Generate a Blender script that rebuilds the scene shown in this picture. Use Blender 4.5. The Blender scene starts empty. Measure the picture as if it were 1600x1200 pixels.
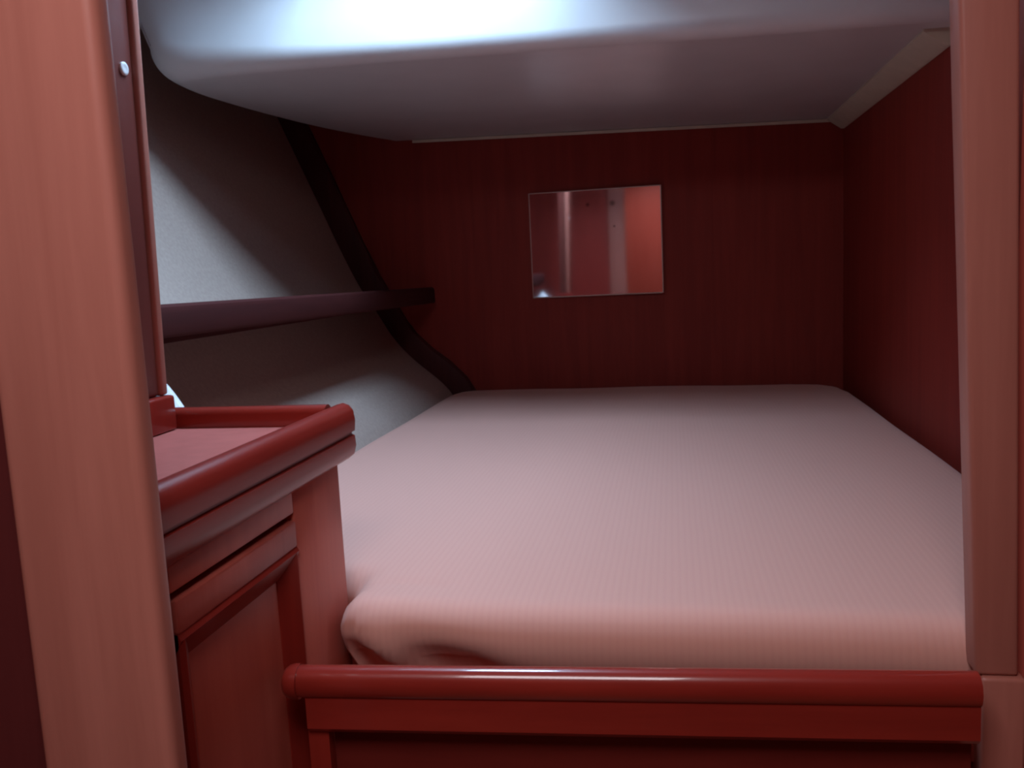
import bpy, bmesh, math, random
from mathutils import Vector, Matrix, Quaternion
random.seed(7)
sc = bpy.context.scene
COL = sc.collection

# ---------------------------------------------------------------- camera
cd = bpy.data.cameras.new('camera'); cam = bpy.data.objects.new('camera', cd); COL.objects.link(cam)
cd.sensor_fit = 'HORIZONTAL'; cd.sensor_width = 36.0; cd.lens = 36.0 * 1350 / 1600
cd.clip_start = 0.02
r = Vector((0.98240564, 0.1803703, -0.04843264)); u = Vector((0.02365248, 0.13708143, 0.99027736)); fw = Vector((-0.18525584, 0.97399961, -0.13040336))
m = Matrix((r, u, -fw)).transposed().to_4x4(); m.translation = (0, 0, 1.215)
cam.matrix_world = m
sc.camera = cam

# ---------------------------------------------------------------- world, light, exposure
w = bpy.data.worlds.new('world'); sc.world = w; w.use_nodes = True
w.node_tree.nodes['Background'].inputs[0].default_value = (0.55, 0.72, 1.0, 1)
w.node_tree.nodes['Background'].inputs[1].default_value = 0.1
def area(name, loc, target, sx, sy, power, color):
    l = bpy.data.lights.new(name, 'AREA'); l.shape = 'RECTANGLE'; l.size = sx; l.size_y = sy
    l.energy = power; l.color = color
    o = bpy.data.objects.new(name, l); COL.objects.link(o); o.location = loc
    o.rotation_euler = (Vector(target) - Vector(loc)).to_track_quat('-Z', 'Y').to_euler()
    return o
area('deck_hatch_daylight', (-0.13, 1.43, 2.22), (-0.13, 1.44, 0.0), 0.80, 0.32, 65.0, (0.52, 0.80, 1.10))
area('saloon_fill', (-0.16, -0.05, 2.06), (-0.12, 0.55, 0.6), 0.60, 0.50, 13.0, (1.0, 0.92, 0.96))  # soft fill added for the door posts, stands for unseen saloon daylight
vs = sc.view_settings
vs.view_transform = 'Standard'; vs.look = 'None'; vs.gamma = 1.0; vs.use_curve_mapping = False
vs.exposure = 0.0
sc.cycles.caustics_reflective = False; sc.cycles.filter_width = 2.2

# ---------------------------------------------------------------- materials
def mat(name):
    mt = bpy.data.materials.new(name); mt.use_nodes = True
    nt = mt.node_tree; b = nt.nodes['Principled BSDF']
    return mt, nt, b
def wood(name, c0, c1, axis='Z', rough=0.35, coat=0.0, scale=1.0, bump=0.03):
    """fine straight grain running along one axis of the object"""
    mt, nt, b = mat(name); N = nt.nodes; L = nt.links
    tc = N.new('ShaderNodeTexCoord'); mp = N.new('ShaderNodeMapping')
    s = {'X': (1.5, 26, 26), 'Y': (26, 1.5, 26), 'Z': (26, 26, 1.5)}[axis]
    mp.inputs['Scale'].default_value = [k * scale for k in s]
    L.new(tc.outputs['Object'], mp.inputs['Vector'])
    n1 = N.new('ShaderNodeTexNoise'); n1.inputs['Scale'].default_value = 1.0; n1.inputs['Detail'].default_value = 6; n1.inputs['Roughness'].default_value = 0.62; n1.inputs['Distortion'].default_value = 0.5
    L.new(mp.outputs[0], n1.inputs['Vector'])
    mp2 = N.new('ShaderNodeMapping'); mp2.inputs['Scale'].default_value = [k * scale * 5 for k in s]
    L.new(tc.outputs['Object'], mp2.inputs['Vector'])
    n2 = N.new('ShaderNodeTexNoise'); n2.inputs['Scale'].default_value = 1.0; n2.inputs['Detail'].default_value = 3
    L.new(mp2.outputs[0], n2.inputs['Vector'])
    mx = N.new('ShaderNodeMath'); mx.operation = 'MULTIPLY_ADD'; mx.inputs[1].default_value = 0.15
    L.new(n2.outputs['Fac'], mx.inputs[0]); L.new(n1.outputs['Fac'], mx.inputs[2])
    cr = N.new('ShaderNodeValToRGB'); cr.color_ramp.elements[0].position = 0.45; cr.color_ramp.elements[1].position = 0.95
    cr.color_ramp.elements[0].color = (*c0, 1); cr.color_ramp.elements[1].color = (*c1, 1)
    L.new(mx.outputs[0], cr.inputs[0]); L.new(cr.outputs[0], b.inputs['Base Color'])
    b.inputs['Roughness'].default_value = rough
    b.inputs['Specular IOR Level'].default_value = 0.28
    b.inputs['Coat Weight'].default_value = coat; b.inputs['Coat Roughness'].default_value = 0.08
    bp = N.new('ShaderNodeBump'); bp.inputs['Strength'].default_value = bump; bp.inputs['Distance'].default_value = 0.002
    L.new(mx.outputs[0], bp.inputs['Height']); L.new(bp.outputs[0], b.inputs['Normal'])
    return mt
def plain(name, c0, c1, rough=0.6, nscale=30, bump=0.05, metal=0.0, coat=0.0, dist=0.001):
    mt, nt, b = mat(name); N = nt.nodes; L = nt.links
    tc = N.new('ShaderNodeTexCoord'); n = N.new('ShaderNodeTexNoise'); n.inputs['Scale'].default_value = nscale; n.inputs['Detail'].default_value = 4
    L.new(tc.outputs['Object'], n.inputs['Vector'])
    cr = N.new('ShaderNodeValToRGB'); cr.color_ramp.elements[0].position = 0.3; cr.color_ramp.elements[1].position = 0.7
    cr.color_ramp.elements[0].color = (*c0, 1); cr.color_ramp.elements[1].color = (*c1, 1)
    L.new(n.outputs['Fac'], cr.inputs[0]); L.new(cr.outputs[0], b.inputs['Base Color'])
    b.inputs['Roughness'].default_value = rough; b.inputs['Metallic'].default_value = metal
    b.inputs['Coat Weight'].default_value = coat
    bp = N.new('ShaderNodeBump'); bp.inputs['Strength'].default_value = bump; bp.inputs['Distance'].default_value = dist
    L.new(n.outputs['Fac'], bp.inputs['Height']); L.new(bp.outputs[0], b.inputs['Normal'])
    return mt

M = {}
# pale satin mahogany veneer of the bulkheads and posts, redder varnished solid mouldings, dark ribs
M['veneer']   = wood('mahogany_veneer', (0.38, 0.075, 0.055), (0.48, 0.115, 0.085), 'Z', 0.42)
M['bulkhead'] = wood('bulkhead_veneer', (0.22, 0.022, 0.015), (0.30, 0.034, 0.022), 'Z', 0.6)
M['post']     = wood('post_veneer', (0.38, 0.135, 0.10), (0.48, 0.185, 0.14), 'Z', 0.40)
M['solid_y']  = wood('varnished_mahogany_y', (0.22, 0.018, 0.012), (0.31, 0.030, 0.019), 'Y', 0.32, 0.12)
M['solid_x']  = wood('varnished_mahogany_x', (0.22, 0.018, 0.012), (0.31, 0.030, 0.019), 'X', 0.28, 0.7)
M['solid_z']  = wood('varnished_mahogany_z', (0.22, 0.018, 0.012), (0.31, 0.030, 0.019), 'Z', 0.30, 0.25)
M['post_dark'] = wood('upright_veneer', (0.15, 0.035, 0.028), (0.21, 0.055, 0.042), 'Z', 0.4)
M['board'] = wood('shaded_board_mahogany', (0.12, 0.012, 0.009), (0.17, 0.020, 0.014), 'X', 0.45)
M['dark_y']   = wood('dark_mahogany_y', (0.045, 0.010, 0.010), (0.075, 0.016, 0.015), 'Y', 0.8)
M['dark_y'].node_tree.nodes['Principled BSDF'].inputs['Specular IOR Level'].default_value = 0.15
M['dark_z']   = wood('dark_mahogany_z', (0.06, 0.013, 0.014), (0.095, 0.022, 0.022), 'Z', 0.5)
M['panel']    = wood('door_panel_veneer', (0.46, 0.095, 0.065), (0.56, 0.135, 0.09), 'Z', 0.4)
M['worktop']  = plain('worktop_laminate', (0.46, 0.12, 0.10), (0.52, 0.14, 0.12), 0.35, 40, 0.02)
M['vinyl']    = plain('cream_vinyl_lining', (0.41, 0.30, 0.26), (0.47, 0.355, 0.305), 0.65, 120, 0.15)
M['gelcoat']  = plain('white_gelcoat', (0.58, 0.57, 0.59), (0.62, 0.61, 0.63), 0.3, 8, 0.02)
M['cream_strip'] = plain('cream_trim_strip', (0.56, 0.50, 0.40), (0.62, 0.55, 0.44), 0.5, 30, 0.03)
M['white_cloth'] = plain('white_cotton', (0.80, 0.80, 0.82), (0.86, 0.86, 0.88), 0.9, 60, 0.2)
M['snap']     = plain('white_plastic', (0.78, 0.78, 0.80), (0.84, 0.84, 0.86), 0.3, 10, 0.0)
M['floor']    = wood('cabin_sole_teak', (0.16, 0.06, 0.03), (0.25, 0.10, 0.05), 'Y', 0.4)
M['edge']     = plain('polished_glass_edge', (0.62, 0.45, 0.42), (0.7, 0.52, 0.48), 0.15, 20, 0.0)
def mirror_mat():
    mt, nt, b = mat('mirror_silvering'); N = nt.nodes; L = nt.links
    tc = N.new('ShaderNodeTexCoord')
    last = None
    for px, pz, rad in ((0.062, 0.305, 0.011), (-0.022, 0.305, 0.008), (0.066, 0.228, 0.005)):   # tarnish specks
        d = N.new('ShaderNodeVectorMath'); d.operation = 'DISTANCE'; d.inputs[1].default_value = (px, 0.0, pz)
        L.new(tc.outputs['Object'], d.inputs[0])
        mr = N.new('ShaderNodeMapRange'); mr.inputs['From Min'].default_value = rad * 0.3; mr.inputs['From Max'].default_value = rad * 1.2; mr.inputs['To Min'].default_value = 0.45; mr.inputs['To Max'].default_value = 1.0
        L.new(d.outputs['Value'], mr.inputs['Value'])
        if last is None: last = mr.outputs[0]
        else:
            mn = N.new('ShaderNodeMath'); mn.operation = 'MINIMUM'; L.new(last, mn.inputs[0]); L.new(mr.outputs[0], mn.inputs[1]); last = mn.outputs[0]
    cr = N.new('ShaderNodeValToRGB'); cr.color_ramp.elements[0].color = (0.0, 0.0, 0.0, 1); cr.color_ramp.elements[1].color = (0.88, 0.80, 0.80, 1)
    L.new(last, cr.inputs[0])
    L.new(cr.outputs[0], b.inputs['Base Color'])
    b.inputs['Metallic'].default_value = 1.0; b.inputs['Roughness'].default_value = 0.05
    return mt
M['mirror'] = mirror_mat()
def ribbed():
    mt, nt, b = mat('ribbed_beige_cover'); N = nt.nodes; L = nt.links
    tc = N.new('ShaderNodeTexCoord')
    wv = N.new('ShaderNodeTexWave'); wv.wave_type = 'BANDS'; wv.bands_direction = 'X'; wv.inputs['Scale'].default_value = 34; wv.inputs['Distortion'].default_value = 0.6; wv.inputs['Detail'].default_value = 1; wv.inputs['Detail Scale'].default_value = 0.5
    L.new(tc.outputs['Object'], wv.inputs['Vector'])
    n = N.new('ShaderNodeTexNoise'); n.inputs['Scale'].default_value = 180; n.inputs['Detail'].default_value = 3
    L.new(tc.outputs['Object'], n.inputs['Vector'])
    mx = N.new('ShaderNodeMath'); mx.operation = 'MULTIPLY_ADD'; mx.inputs[1].default_value = 0.5
    L.new(n.outputs['Fac'], mx.inputs[0]); L.new(wv.outputs['Fac'], mx.inputs[2])
    cr = N.new('ShaderNodeValToRGB')
    cr.color_ramp.elements[0].color = (0.64, 0.315, 0.258, 1); cr.color_ramp.elements[1].color = (0.655, 0.33, 0.268, 1)
    cr.color_ramp.elements[0].position = 0.1; cr.color_ramp.elements[1].position = 1.1
    L.new(mx.outputs[0], cr.inputs[0]); L.new(cr.outputs[0], b.inputs['Base Color'])
    b.inputs['Roughness'].default_value = 0.9; b.inputs['Sheen Weight'].default_value = 0.15
    bp = N.new('ShaderNodeBump'); bp.inputs['Strength'].default_value = 0.12; bp.inputs['Distance'].default_value = 0.001
    L.new(mx.outputs[0], bp.inputs['Height']); L.new(bp.outputs[0], b.inputs['Normal'])
    return mt
M['cover'] = ribbed()
M['piping'] = plain('cover_piping', (0.40, 0.24, 0.20), (0.46, 0.28, 0.24), 0.9, 80, 0.1)

# ---------------------------------------------------------------- mesh helpers (all in world metres)
def box(bm, x0, x1, y0, y1, z0, z1, bev=0.0, seg=3):
    t = bmesh.new(); bmesh.ops.create_cube(t, size=1.0)
    for v in t.verts:
        v.co = Vector(((x0 + x1) / 2 + v.co.x * (x1 - x0), (y0 + y1) / 2 + v.co.y * (y1 - y0), (z0 + z1) / 2 + v.co.z * (z1 - z0)))
    if bev: bmesh.ops.bevel(t, geom=t.edges[:], offset=bev, segments=seg, profile=0.5, affect='EDGES')
    me = bpy.data.meshes.new('t'); t.to_mesh(me); t.free(); bm.from_mesh(me); bpy.data.meshes.remove(me)
    return bm
def sweep(bm, prof, A, B):
    """closed profile [(u, v)] swept from A to B; u points to the right of travel, v up"""
    A = Vector(A); B = Vector(B); d = (B - A).normalized(); rt = d.cross(Vector((0, 0, 1))).normalized(); up = rt.cross(d)
    ra = [bm.verts.new(A + rt * p + up * q) for p, q in prof]; rb = [bm.verts.new(B + rt * p + up * q) for p, q in prof]
    n = len(prof)
    for i in range(n): bm.faces.new((ra[i], ra[(i + 1) % n], rb[(i + 1) % n], rb[i]))
    bm.faces.new(ra[::-1]); bm.faces.new(rb)
    return bm
def prism(bm, pts, z0, z1):
    a = [bm.verts.new((x, y, z0)) for x, y in pts]; b = [bm.verts.new((x, y, z1)) for x, y in pts]; n = len(pts)
    for i in range(n): bm.faces.new((a[i], a[(i + 1) % n], b[(i + 1) % n], b[i]))
    bm.faces.new(a[::-1]); bm.faces.new(b)
    return bm
def hexa(bm, c):
    """box from 8 corners: 4 lower then 4 upper, same order"""
    v = [bm.verts.new(p) for p in c]
    for f in ((3, 2, 1, 0), (4, 5, 6, 7), (0, 1, 5, 4), (1, 2, 6, 5), (2, 3, 7, 6), (3, 0, 4, 7)): bm.faces.new([v[i] for i in f])
    return bm
def obj(name, bm, m, parent=None, smooth=True, origin=None):
    bmesh.ops.recalc_face_normals(bm, faces=bm.faces[:])
    if origin is None:
        o0 = parent['_o'] if parent else (0, 0, 0)
    else: o0 = origin
    base = Vector(o0)
    for v in bm.verts: v.co -= base
    me = bpy.data.meshes.new(name); bm.to_mesh(me); bm.free()
    me.materials.append(M[m])
    if smooth:
        for p in me.polygons: p.use_smooth = True
        me.set_sharp_from_angle(angle=math.radians(40))
    o = bpy.data.objects.new(name, me); COL.objects.link(o)
    if parent: o.parent = parent
    else: o.location = base
    return o
def thing(name, loc, label, cat, group=None):
    o = bpy.data.objects.new(name, None); o.empty_display_size = 0.05; COL.objects.link(o); o.location = loc
    o['_o'] = list(loc); o['label'] = label; o['category'] = cat
    if group: o['group'] = group
    return o
def struct(o, label=None, cat=None):
    o['kind'] = 'structure'
    if label: o['label'] = label
    if cat: o['category'] = cat
    return o
NB = bmesh.new

# ---------------------------------------------------------------- the setting
struct(obj('floor', box(NB(), -1.45, 1.35, -0.63, 3.1, -0.03, 0.0), 'floor'), 'teak coloured cabin floor below the bunk', 'floor')
# after bulkhead behind the bunk, cut to the hull's curve
HULL = [(0.0, -0.30), (0.60, -0.66), (0.72, -0.745), (0.80, -0.79), (0.845, -0.835), (0.90, -0.905), (0.96, -0.965), (1.02, -1.008), (1.09, -1.045), (1.18, -1.105), (1.30, -1.16), (1.458, -1.225), (1.62, -1.293), (1.794, -1.367), (2.0, -1.45)]
bm = NB()
pts = [(x - 0.03, z) for z, x in HULL] + [(0.60, 2.0), (0.60, 0.0)]
a = [bm.verts.new((x, 3.0 - 0.0 * x, z)) for x, z in pts]; b = [bm.verts.new((x, 3.03, z)) for x, z in pts]
n = len(pts)
for i in range(n): bm.faces.new((a[i], a[(i + 1) % n], b[(i + 1) % n], b[i]))
bm.faces.new(a); bm.faces.new(b[::-1])
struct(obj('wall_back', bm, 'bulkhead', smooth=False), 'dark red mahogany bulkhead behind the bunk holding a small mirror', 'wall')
# hull side lining
bm = NB(); rows = []
for j in range(13):
    y = 0.63 + (2.998 - 0.63) * j / 12; t = 1 - j / 12
    rows.append([bm.verts.new((x - 0.035 * t * max(0, (z - 0.8)) , y, z)) for z, x in HULL])
for j in range(12):
    for i in range(len(HULL) - 1): bm.faces.new((rows[j][i], rows[j][i + 1], rows[j + 1][i + 1], rows[j + 1][i]))
hull = obj('wall_left', bm, 'vinyl')
sm = hull.modifiers.new('sub', 'SUBSURF'); sm.levels = 2; sm.render_levels = 2; sm.boundary_smooth = 'PRESERVE_CORNERS'
struct(hull, 'cream vinyl lining on the sloping hull side', 'wall')
# engine side panel on the right
struct(obj('wall_right', box(NB(), 0.55, 0.575, 0.99, 3.0, 0.0, 2.0), 'bulkhead'), 'reddish brown wood panel along the right side of the bunk', 'wall')
# cockpit well moulding: low rounded white ceiling with a front riser
def ceil_z(x): return 1.664 - 0.026 * (x + 0.17)
# outline of the moulding with the rounding radius of its lower edge at each corner point
foot = [(0.549, 1.825, .036), (0.0, 1.835, .036), (-0.55, 1.84, .038), (-0.80, 1.845, .044), (-0.98, 1.85, .056), (-1.07, 1.853, .066), (-1.125, 1.863, .074), (-1.163, 1.888, .076), (-1.186, 1.93, .070), (-1.195, 2.02, .06), (-1.190, 2.12, .05),
        (-1.172, 2.28, .045), (-1.140, 2.47, .04), (-1.095, 2.66, .035), (-1.035, 2.84, .032), (-0.970, 2.998, .03)]
def catmull(P, k=5):
    out = []
    for i in range(len(P) - 1):
        p0, p1, p2, p3 = P[max(i - 1, 0)], P[i], P[i + 1], P[min(i + 2, len(P) - 1)]
        for q in range(k):
            t = q / k
            out.append(tuple(0.5 * (2 * b + (c - a) * t + (2 * a - 5 * b + 4 * c - d) * t * t + (3 * b - a - 3 * c + d) * t ** 3) for a, b, c, d in zip(p0, p1, p2, p3)))
    return out + [P[-1]]
crv = catmull(foot); nc = len(crv); NRM = []
for i in range(nc):
    a, b = crv[max(i - 1, 0)], crv[min(i + 1, nc - 1)]
    t_ = Vector((b[0] - a[0], b[1] - a[1], 0)).normalized(); NRM.append(Vector((t_.y, -t_.x, 0)))
NRM[0] = Vector((0, 1, 0)); NRM[-1] = Vector((1, 0, 0))
bm = NB(); prev = None; NK = 12
ring = [bm.verts.new((x - 0.09 * min(1, max(0, (-x - 0.95) / 0.2)), y + (0.02 if i < nc - 40 else 0.0), 1.998)) for i, (x, y, r_) in enumerate(crv)]
first = prev = ring
for k in range(NK + 1):
    ph = math.pi / 2 * k / NK; ring = []
    for (x, y, r_), nv in zip(crv, NRM):
        p = Vector((x, y, 0)) + nv * (r_ * (1 - math.cos(ph)))
        ring.append(bm.verts.new((p.x, p.y, ceil_z(p.x) + r_ * (1 - math.sin(ph)))))
    for i in range(nc - 1): bm.faces.new((prev[i], prev[i + 1], ring[i + 1], ring[i]))
    prev = ring
far = bm.verts.new((0.549, 2.998, ceil_z(0.549))); top = bm.verts.new((0.549, 2.998, 1.998))
bm.faces.new(prev + [far])
bm.faces.new(first[::-1] + [top])
c = obj('ceiling', bm, 'gelcoat'); c.data.set_sharp_from_angle(angle=math.radians(60))
struct(c, 'low white moulded ceiling with rounded front edge over the bunk', 'ceiling')
# deckhead above the entrance, with the hatch opening
HX0, HX1, HY0, HY1 = -0.68, -0.25, 1.20, 1.74
CX0, CX1, CY0, CY1 = -0.48, 0.16, -0.34, 0.24
bm = NB()
def slab(x0, x1, y0, y1): box(bm, x0, x1, y0, y1, 2.0, 2.04)
slab(-1.46, 1.35, -0.63, CY0); slab(-1.46, CX0, CY0, CY1); slab(CX1, 1.35, CY0, CY1); slab(-1.46, 1.35, CY1, HY0)
slab(-1.46, HX0, HY0, HY1); slab(HX1, 1.35, HY0, HY1); slab(-1.46, 1.35, HY1, 3.03)
struct(obj('ceiling', bm, 'gelcoat', smooth=False), 'white deckhead above the cabin entrance', 'ceiling')
def coaming(name, x0, x1, y0, y1):
    bm = NB()
    box(bm, x0, x0 + 0.02, y0, y1, 1.99, 2.07); box(bm, x1 - 0.02, x1, y0, y1, 1.99, 2.07)
    box(bm, x0 + 0.02, x1 - 0.02, y0, y0 + 0.02, 1.99, 2.07); box(bm, x0 + 0.02, x1 - 0.02, y1 - 0.02, y1, 1.99, 2.07)
    return struct(obj(name, bm, 'gelcoat', smooth=False), 'open deck hatch frame overhead', 'hatch')
coaming('window_1', HX0, HX1, HY0, HY1); coaming('window_2', CX0, CX1, CY0, CY1)
# forward bulkhead either side of the doorway and the saloon behind the viewer
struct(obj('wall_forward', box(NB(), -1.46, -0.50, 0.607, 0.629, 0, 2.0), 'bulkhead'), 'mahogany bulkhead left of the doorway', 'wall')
struct(obj('wall_forward', box(NB(), 0.346, 1.35, 0.965, 0.989, 0, 2.0), 'veneer'), 'mahogany bulkhead right of the doorway', 'wall')
struct(obj('wall_rear', box(NB(), -1.46, 1.35, -0.63, -0.60, 0, 2.0), 'veneer'), 'wooden saloon bulkhead behind the viewer', 'wall')
struct(obj('wall_saloon_left', box(NB(), -1.48, -1.45, -0.63, 0.605, 0, 2.0), 'veneer'), 'wooden saloon side on the left', 'wall')
struct(obj('wall_saloon_right', box(NB(), 1.33, 1.36, -0.63, 0.965, 0, 2.0), 'veneer'), 'wooden saloon side on the right', 'wall')
M['recess_shade'] = wood('recess_shade_wood', (0.085, 0.014, 0.014), (0.12, 0.022, 0.021), 'Z', 0.5)  # thin added board, the shade of the recess is put into its colour
struct(obj('wall_forward', box(NB(), -1.45, -0.52, 0.600, 0.6065, 0.0, 1.999, 0.001, 1), 'recess_shade'), 'dark red board added for the recess shade at the left edge beyond the near door post', 'wall')
# door posts
bm = box(NB(), -0.5185, -0.399, 0.578, 0.604, 0.0, 1.999, 0.009, 4)
struct(obj('trim_1', bm, 'post'), 'wide pale mahogany door post nearest the viewer on the left', 'door post')
bm = NB()
hexa(bm, [(0.308, 0.945, 0.762), (0.351, 0.945, 0.762), (0.351, 0.98, 0.762), (0.308, 0.98, 0.762), (0.257, 0.945, 1.999), (0.322, 0.945, 1.999), (0.322, 0.98, 1.999), (0.257, 0.98, 1.999)])
bmesh.ops.bevel(bm, geom=bm.edges[:], offset=0.005, segments=3, profile=0.5, affect='EDGES')
box(bm, 0.313, 0.357, 0.940, 0.98, 0.0, 0.762, 0.004)
struct(obj('trim_2', bm, 'post'), 'slim leaning mahogany door post on the right', 'door post')
# dark rib covering the joint between hull lining and back bulkhead
bm = NB(); prev = None
H2 = [(z, x) for z, x in HULL if 0.72 <= z <= 1.8]
for k, (z, x) in enumerate(H2):
    z0, x0 = H2[max(k - 1, 0)]; z1, x1 = H2[min(k + 1, len(H2) - 1)]
    t = Vector((x1 - x0, 0, z1 - z0)).normalized(); nrm = Vector((t.z, 0, -t.x))
    w_ = 0.088 if z > 1.1 else 0.078
    p = Vector((x, 0, z)) - nrm * 0.004
    ring = [bm.verts.new(p + nrm * uu + Vector((0, yy, 0))) for uu, yy in ((0, 2.999), (0, 2.972), (w_ * 0.1, 2.968), (w_ * 0.92, 2.972), (w_, 2.98), (w_, 2.999))]
    if prev:
        for i in range(6): bm.faces.new((prev[i], prev[(i + 1) % 6], ring[(i + 1) % 6], ring[i]))
    else: bm.faces.new(ring)
    prev = ring
bm.faces.new(prev[::-1])
struct(obj('trim_3', bm, 'dark_z'), 'dark curved wooden rib where hull lining meets the back bulkhead', 'trim')
# light beads along the ceiling
bm = NB(); sweep(bm, [(0, 0), (0.011, -0.001), (0.012, 0.008), (0, 0.012)], (-0.88, 2.999, ceil_z(-0.88) - 0.010), (0.535, 2.999, ceil_z(0.535) - 0.010))
struct(obj('trim_4', bm, 'cream_strip'), 'thin pale bead between the ceiling and the back bulkhead', 'trim')
bm = NB(); zc = ceil_z(0.53)
sweep(bm, [(0, -0.034), (0, 0.0), (-0.052, 0.0), (-0.052, -0.004), (-0.044, -0.010), (-0.010, -0.034)], (0.5495, 1.90, zc), (0.5495, 2.985, zc))
struct(obj('trim_5', bm, 'cream_strip'), 'cream strip between the ceiling and the right wall', 'trim')

# ---------------------------------------------------------------- bunk base and mattress
OUT = [(-0.436, 1.012), (-0.425, 0.985), (-0.395, 0.974), (0.0, 0.972), (0.40, 0.972), (0.505, 0.985), (0.535, 1.02), (0.537, 1.7), (0.535, 2.70), (0.52, 2.83), (0.47, 2.90), (0.36, 2.928), (-0.02, 2.938), (-0.45, 2.948), (-0.70, 2.948), (-0.752, 2.915), (-0.772, 2.84), (-0.775, 2.0), (-0.775, 1.18), (-0.755, 1.125), (-0.70, 1.108), (-0.52, 1.104), (-0.445, 1.10), (-0.436, 1.08)]
t = thing('bunk_base', (0, 2.0, 0.0), 'wooden bunk base carrying the mattress behind the leeboard', 'bunk')
bm = NB(); prism(bm, [(-0.42, 0.96), (0.54, 0.96), (0.54, 2.98), (-0.60, 2.98), (-0.60, 1.11), (-0.42, 1.11)], 0.655, 0.674)
obj('bunk_board', bm, 'veneer', t, smooth=False)
obj('front_support', box(NB(), -0.41, 0.53, 0.97, 0.99, 0.001, 0.654), 'veneer', t, smooth=False)
obj('rear_support', box(NB(), -0.27, 0.53, 2.94, 2.96, 0.001, 0.654), 'veneer', t, smooth=False)

def seg_dist(p, poly):
    best = 1e9; q = None; inside = False; n = len(poly); px, py = p
    for i in range(n):
        (ax, ay), (bx, by) = poly[i], poly[(i + 1) % n]
        dx, dy = bx - ax, by - ay; s = max(0, min(1, ((px - ax) * dx + (py - ay) * dy) / (dx * dx + dy * dy)))
        cx, cy = ax + s * dx, ay + s * dy; d = math.hypot(px - cx, py - cy)
        if d < best: best, q = d, (cx, cy)
        if (ay > py) != (by > py) and px < (bx - ax) * (py - ay) / (by - ay) + ax: inside = not inside
    return (best if inside else -best), q
TOP, R = 0.806, 0.036
def top_z(x, y, d):
    k = max(0.0, min(1.0, d / R)); z = TOP - R + R * math.sqrt(max(0, 1 - (1 - k) ** 2))
    z += 0.006 * math.exp(-((x - 0.05) / 0.45) ** 2 - ((y - 1.7) / 0.6) ** 2)
    # slack of the cover at the near left corner: a bulge bordered by a shallow crease
    rr = math.hypot((x + 0.36) / 1.5, y - 0.985)
    z += 0.004 * math.exp(-(rr / 0.035) ** 2) - 0.0055 * math.exp(-((rr - 0.078) / 0.006) ** 2) * max(0, min(1, (-0.27 - x) / 0.08))
    z += 0.0016 * math.sin(x * 9 + y * 4) * math.sin(y * 6 - x * 3)
    return z
bm = NB(); G = 0.0125; NX = int(1.36 / G); NY = int(2.02 / G); grid = {}; info = {}
for i in range(NX + 1):
    for j in range(NY + 1):
        p = (-0.79 + i * G, 0.955 + j * G); info[i, j] = (p, *seg_dist(p, OUT))
for i in range(NX):
    for j in range(NY):
        cs = [(i, j), (i + 1, j), (i + 1, j + 1), (i, j + 1)]
        if sum(info[c_][1] > 0 for c_ in cs) == 0: continue
        vs_ = []
        for c_ in cs:
            if c_ not in grid:
                p, d, q = info[c_]
                if d <= G * 0.35: x, y = q; d = 0
                else: x, y = p
                grid[c_] = bm.verts.new((x, y, top_z(x, y, d)))
            vs_.append(grid[c_])
        try: bm.faces.new(vs_)
        except ValueError: pass
bmesh.ops.remove_doubles(bm, verts=bm.verts[:], dist=0.0012)
bmesh.ops.dissolve_degenerate(bm, edges=bm.edges[:], dist=0.0005)
# side skirt: three rings going down and slightly in under the bulge
for dz, ins in ((0.014, 0.000), (0.032, 0.004), (0.055, 0.012), (0.088, 0.02)):
    be = [e for e in bm.edges if e.is_boundary]
    g = bmesh.ops.extrude_edge_only(bm, edges=be)
    for v in [x for x in g['geom'] if isinstance(x, bmesh.types.BMVert)]:
        d, q = seg_dist((v.co.x, v.co.y), OUT)
        z = TOP - R - dz
        cx, cy = (0.05, 1.9) if v.co.y > 1.12 else (0.05, 1.6)
        dirv = Vector((cx - v.co.x, cy - v.co.y, 0))
        dirv = Vector((0, 1, 0)) if v.co.y < 1.0 else dirv.normalized()
        if v.co.y < 1.0:   # diagonal pull fold in the cover near the left corner
            f_ = (v.co.x + 0.40) - (dz * 1.2)
            ins_ = ins * 1.2 - 0.016 * min(1, dz / 0.03) * math.exp(-((f_ - 0.005) / 0.013) ** 2) + 0.022 * min(1, dz / 0.03) * math.exp(-((f_ - 0.075) / 0.05) ** 2) + 0.03 * min(1, dz / 0.03) * math.exp(-((f_ + 0.035) / 0.02) ** 2)
        else: ins_ = ins
        v.co = Vector((v.co.x, v.co.y, 0)) + dirv * (ins_) ; v.co.z = z
be = [e for e in bm.edges if e.is_boundary]
bmesh.ops.holes_fill(bm, edges=be, sides=0)
mt_ = thing('mattress', (0.0, 1.9, 0.674), 'wide mattress in a ribbed beige cover filling the bunk', 'mattress')
o = obj('cover', bm, 'cover', mt_); o.data.set_sharp_from_angle(angle=math.radians(75))
sm = o.modifiers.new('smooth', 'SMOOTH'); sm.factor = 0.5; sm.iterations = 3
def tube(bm, pts, rad, n=8):
    prev = None
    for k, p in enumerate(pts):
        p = Vector(p); d = (Vector(pts[min(k + 1, len(pts) - 1)]) - Vector(pts[max(k - 1, 0)])).normalized()
        s = d.cross(Vector((0, 0, 1))); s = s.normalized() if s.length > 1e-4 else Vector((1, 0, 0)); t_ = s.cross(d)
        ring = [bm.verts.new(p + (s * math.cos(a_) + t_ * math.sin(a_)) * rad) for a_ in [2 * math.pi * i / n for i in range(n)]]
        if prev:
            for i in range(n): bm.faces.new((prev[i], prev[(i + 1) % n], ring[(i + 1) % n], ring[i]))
        else: bm.faces.new(ring)
        prev = ring
    bm.faces.new(prev[::-1]); return bm

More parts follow.
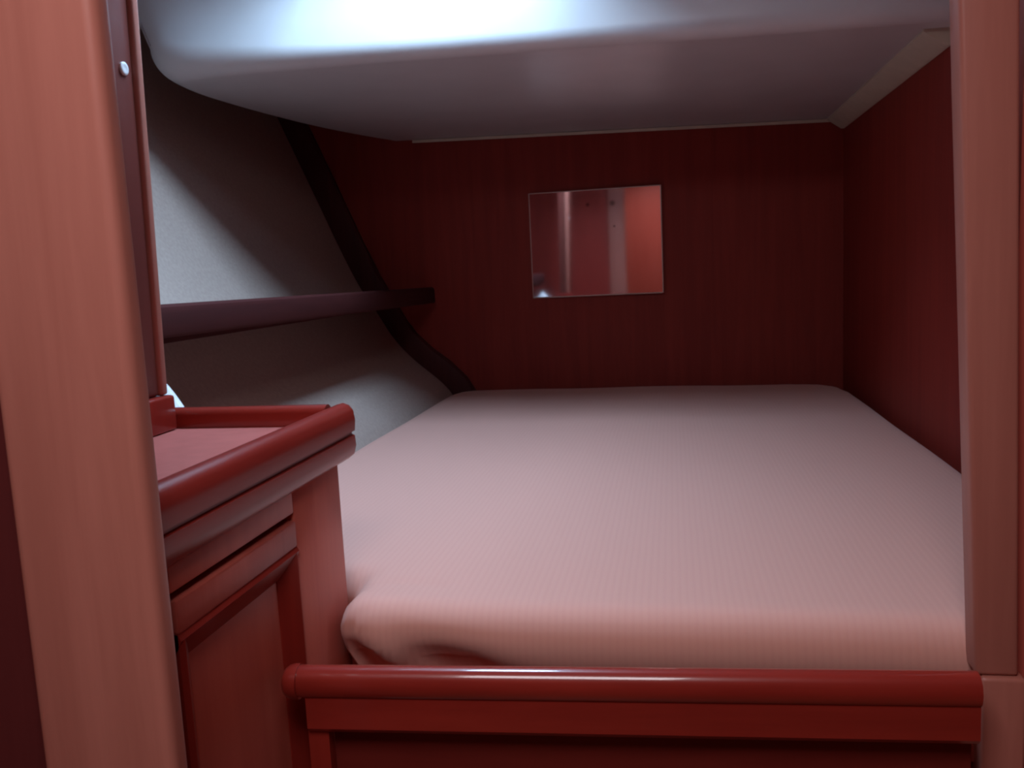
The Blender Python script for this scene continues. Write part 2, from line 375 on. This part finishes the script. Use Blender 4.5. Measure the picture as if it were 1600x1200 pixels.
# ---------------------------------------------------------------- cabinet at the left of the bunk
CXF = -0.44
t = thing('cabinet', (-0.70, 0.85, 0.0), 'reddish mahogany cabinet with fiddle railed top and panelled door', 'cabinet')
bm = NB()
for (x0, x1, y0, y1, z0, z1) in ((-0.46, CXF, 0.915, 1.056, 0.0, 0.98), (-0.46, CXF, 0.632, 0.66, 0.0, 0.98), (-0.46, CXF, 0.66, 0.915, 0.947, 0.98), (-0.46, CXF, 0.66, 0.915, 0.0, 0.10),
                                 (-0.85, -0.46, 1.038, 1.056, 0.0, 0.98), (-0.85, -0.46, 0.632, 0.65, 0.0, 0.98), (-0.85, -0.83, 0.65, 1.038, 0.30, 0.98), (-0.83, -0.46, 0.65, 1.038, 0.08, 0.10)):
    box(bm, x0, x1, y0, y1, z0, z1, 0.002, 2)
obj('carcass', bm, 'panel', t)
obj('worktop', box(NB(), -0.92, -0.452, 0.632, 1.094, 0.981, 1.021, 0.002, 2), 'worktop', t)
bm = NB()   # fiddle rails: rounded top, groove, rounded lower moulding
prof = [(0.0, -0.009), (0.011, -0.009), (0.020, -0.002), (0.0235, 0.010), (0.0225, 0.0235), (0.0185, 0.0255), (0.0185, 0.0285), (0.023, 0.030), (0.0245, 0.045), (0.0225, 0.058), (0.017, 0.065), (0.009, 0.068), (0.0, 0.066), (-0.006, 0.060), (-0.008, 0.052), (-0.008, 0.042), (0.0, 0.041)]
sweep(bm, prof, (-0.4515, 0.632, 0.980), (-0.4515, 1.096, 0.980))
obj('front_fiddle_rail', bm, 'solid_y', t)
bm = NB()
prof2 = [(-0.012, -0.0007), (-0.0125, 0.017), (-0.010, 0.023), (-0.004, 0.0265), (0.004, 0.0265), (0.010, 0.023), (0.0125, 0.017), (0.012, -0.0007)]
sweep(bm, prof2, (-0.92, 1.0835, 1.0215), (-0.4600, 1.0835, 1.0215))
obj('back_fiddle_rail', bm, 'solid_x', t)
# door: frame with a bolection moulding round a sunk panel
door = obj('door', box(NB(), -0.462, -0.437, 0.663, 0.912, 0.908, 0.9395, 0.003, 2), 'veneer', t)
def sub(name, bm, m): 
    o = obj(name, bm, m, t); o.parent = door; return o
sub('door_panel', box(NB(), -0.470, -0.452, 0.69, 0.885, 0.12, 0.89, 0.001, 1), 'panel')
mp_ = [(0, 0), (0.018, 0.0), (0.021, 0.006), (0.016, 0.016), (0.010, 0.026), (0.006, 0.032), (0.0, 0.033)]
bm = NB(); sweep(bm, [(p, -q) for p, q in mp_], (-0.457, 0.663, 0.9085), (-0.457, 0.912, 0.9085)); sub('moulding', bm, 'solid_y')
bm = NB(); sweep(bm, [(p, q) for p, q in mp_], (-0.457, 0.663, 0.103), (-0.457, 0.912, 0.103)); sub('moulding', bm, 'solid_y')
def vmould(y0, sgn):
    bm = NB(); zs = (0.136, 0.8755)
    ra = [bm.verts.new((-0.457 + p, y0 + sgn * q, zs[0])) for p, q in mp_]; rb = [bm.verts.new((-0.457 + p, y0 + sgn * q, zs[1] + (0.033 - q) )) for p, q in mp_]; k = len(mp_)
    for i in range(k): bm.faces.new((ra[i], ra[(i + 1) % k], rb[(i + 1) % k], rb[i]))
    bm.faces.new(ra[::-1]); bm.faces.new(rb); return bm
sub('moulding', vmould(0.912, -1), 'solid_z'); sub('moulding', vmould(0.663, 1), 'solid_z')

# partition post standing on the cabinet
t = thing('partition_post', (-0.70, 1.02, 1.021), 'slim red mahogany post with a white snap standing on the cabinet top', 'post')
bm = NB(); hexa(bm, [(-0.74, 0.955, 1.07), (-0.683, 0.955, 1.07), (-0.683, 1.046, 1.07), (-0.74, 1.046, 1.07), (-0.72, 0.955, 1.998), (-0.661, 0.955, 1.998), (-0.661, 1.046, 1.998), (-0.72, 1.046, 1.998)])
bmesh.ops.bevel(bm, geom=bm.edges[:], offset=0.004, segments=3, profile=0.5, affect='EDGES')
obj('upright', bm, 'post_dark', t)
bm = NB(); hexa(bm, [(-0.70, 1.0465, 1.07), (-0.679, 1.0465, 1.07), (-0.679, 1.062, 1.07), (-0.70, 1.062, 1.07), (-0.68, 1.0465, 1.998), (-0.654, 1.0465, 1.998), (-0.654, 1.062, 1.998), (-0.68, 1.062, 1.998)])
bmesh.ops.bevel(bm, geom=bm.edges[:], offset=0.004, segments=3, profile=0.5, affect='EDGES')
obj('edge_bead', bm, 'post', t)['label'] = 'paler bead along the rear edge of the post'
obj('foot_block', box(NB(), -0.75, -0.671, 0.985, 1.064, 1.0215, 1.0695, 0.004, 3), 'solid_z', t)
def turned(bm, c, axis, prof, n=24):
    c = Vector(c); ax = Vector(axis).normalized(); s = ax.orthogonal().normalized(); q = ax.cross(s); prev = None
    for h, rad in prof:
        ring = [bm.verts.new(c + ax * h + (s * math.cos(2 * math.pi * i / n) + q * math.sin(2 * math.pi * i / n)) * max(rad, 1e-5)) for i in range(n)]
        if prev:
            for i in range(n): bm.faces.new((prev[i], prev[(i + 1) % n], ring[(i + 1) % n], ring[i]))
        else: bm.faces.new(ring)
        prev = ring
    bm.faces.new(prev[::-1]); return bm
obj('snap_fastener', turned(NB(), (-0.6715, 1.026, 1.49), (1, 0, -0.02), [(-0.002, 0.0082), (0.0004, 0.0082), (0.0012, 0.007), (0.0013, 0.005), (0.0010, 0.003), (0.0010, 0.0)]), 'snap', t)['label'] = 'round white snap fastener'

# ---------------------------------------------------------------- leeboard across the front of the bunk
A = Vector((-0.4185, 0.8513, 0.0)); B = Vector((0.2937, 0.8951, 0.0)); d_ = (B - A).normalized()
t = thing('leeboard', (-0.06, 0.905, 0.0), 'dark red mahogany leeboard with a rounded glossy cap across the bunk front', 'leeboard')
def along(s, z): p = A + d_ * s; return (p.x, p.y, z)
LL = (B - A).length
# travel left to right: +u points towards the viewer
cap = [(-0.012, 0.7595), (0.012, 0.7595), (0.0145, 0.7634), (0.0155, 0.7720), (0.0135, 0.7816), (0.008, 0.7884), (0.0, 0.7908), (-0.008, 0.7884), (-0.0135, 0.7816), (-0.0155, 0.7720), (-0.0145, 0.7634)]
bm = NB(); sweep(bm, cap, along(-0.003, 0), along(LL, 0)); obj('cap_rail', bm, 'solid_x', t)
bm = NB(); turned(bm, along(-0.004, 0.7720), (-d_.x, -d_.y, 0), [(-0.004, 0.0195), (0.002, 0.0195), (0.008, 0.018), (0.0125, 0.0145), (0.015, 0.009), (0.0158, 0.0)])
obj('rounded_end', bm, 'solid_x', t)
bm = NB(); sweep(bm, [(-0.009, 0.7162), (0.006, 0.7162), (0.011, 0.7219), (0.0105, 0.7590), (-0.009, 0.7590)], along(0.008, 0), along(LL, 0)); obj('moulding', bm, 'solid_x', t)
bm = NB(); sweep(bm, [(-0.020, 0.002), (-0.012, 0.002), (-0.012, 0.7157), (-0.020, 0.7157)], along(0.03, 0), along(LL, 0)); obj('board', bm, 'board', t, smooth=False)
bm = NB(); sweep(bm, [(-0.012, 0.002), (0.004, 0.002), (0.004, 0.7157), (-0.012, 0.7157)], along(0.006, 0), along(0.0295, 0)); obj('end_stile', bm, 'solid_z', t)

obj('cleat', box(NB(), 0.268, 0.293, 0.912, 0.9385, 0.30, 0.74, 0.002, 1), 'solid_z', t)

# ---------------------------------------------------------------- shelf rail along the hull
t = thing('shelf', (-0.95, 2.1, 1.12), 'dark wooden shelf rail running along the hull lining above the mattress', 'shelf')
bm = NB(); rp = [(-0.008, 0.0), (0.009, 0.0), (0.012, 0.005), (0.012, 0.042), (0.010, 0.050), (0.003, 0.055), (-0.004, 0.053), (-0.008, 0.050)]
sweep(bm, rp, (-0.825, 1.10, 1.1345), (-0.825, 2.92, 1.1155)); obj('rail', bm, 'dark_y', t)
bm = NB()
xs = lambda z: [x for zz, x in HULL if abs(zz - z) < 0.05][0]
hexa(bm, [(-1.07, 1.10, 1.122), (-0.834, 1.10, 1.122), (-0.834, 2.94, 1.120), (-1.06, 2.94, 1.120), (-1.075, 1.10, 1.134), (-0.834, 1.10, 1.134), (-0.834, 2.94, 1.132), (-1.065, 2.94, 1.132)])
obj('shelf_board', bm, 'dark_y', t, smooth=False)

# ---------------------------------------------------------------- mirror on the back bulkhead
t = thing('mirror', (-0.255, 2.985, 1.118), 'small rectangular mirror screwed to the dark bulkhead', 'mirror')
t.rotation_euler = (0, 0, math.radians(-1.5))
def mbox(x0, x1, z0, z1, y0, y1, bev=0.0): 
    return box(NB(), -0.255 + x0, -0.255 + x1, 2.985 + y0, 2.985 + y1, 1.118 + z0, 1.118 + z1, bev, 2)
W2, HH = 0.2215, 0.352
obj('glass', mbox(-W2, W2, 0, HH, 0.0, 0.004), 'mirror', t, smooth=False)
bm = NB()
def eb(x0, x1, z0, z1): box(bm, -0.255 + x0, -0.255 + x1, 2.983, 2.9895, 1.118 + z0, 1.118 + z1, 0.001, 1)
eb(-W2 - 0.003, -W2, -0.003, HH + 0.003); eb(W2, W2 + 0.004, -0.003, HH + 0.003); eb(-W2, W2, -0.004, 0.0); eb(-W2, W2, HH, HH + 0.003)
obj('edge_strip', bm, 'edge', t)['label'] = 'pale polished glass edge'
obj('backing', mbox(-W2, W2, 0.0, HH, 0.0042, 0.0068), 'dark_z', t, smooth=False)

# ---------------------------------------------------------------- white linen in the corner behind the cabinet
def pillow(c, sx, sy, sz, rot, name, m, parent):
    bm = NB(); n = 20; vs2 = {}
    for s in (1, -1):
        for i in range(n + 1):
            for j in range(n + 1):
                a_, b_ = 2 * i / n - 1, 2 * j / n - 1
                if s == -1 and (i in (0, n) or j in (0, n)): vs2[s, i, j] = vs2[1, i, j]; continue
                h = ((1 - a_ ** 4) * (1 - b_ ** 4)) ** 0.5
                wob = 0.05 * math.sin(5 * a_ + 3 * b_) * h
                k = 1 - 0.06 * (1 - abs(a_)) * abs(b_) ** 3 - 0.06 * (1 - abs(b_)) * abs(a_) ** 3
                vs2[s, i, j] = bm.verts.new((a_ * sx * k, b_ * sy * k, s * sz * h * (1 + wob)))
    for s in (1, -1):
        for i in range(n):
            for j in range(n):
                q = [vs2[s, i, j], vs2[s, i + 1, j], vs2[s, i + 1, j + 1], vs2[s, i, j + 1]]
                bm.faces.new(q if s == 1 else q[::-1])
    bmesh.ops.transform(bm, matrix=Matrix.Translation(c) @ rot, verts=bm.verts[:])
    return obj(name, bm, m, parent)
t = thing('pillow', (-0.80, 1.25, 0.81), 'bright white pillow corner behind the cabinet rail beside the post', 'pillow')
pillow(Vector((-0.806, 1.205, 0.945)), 0.104, 0.104, 0.035, Matrix.Rotation(math.radians(-8), 4, 'Z') @ Matrix.Rotation(math.radians(-45), 4, 'Y') @ Matrix.Rotation(math.radians(80), 4, 'X'), 'pillow_case', 'white_cloth', t)

for o in list(bpy.data.objects):
    if '_o' in o: del o['_o']
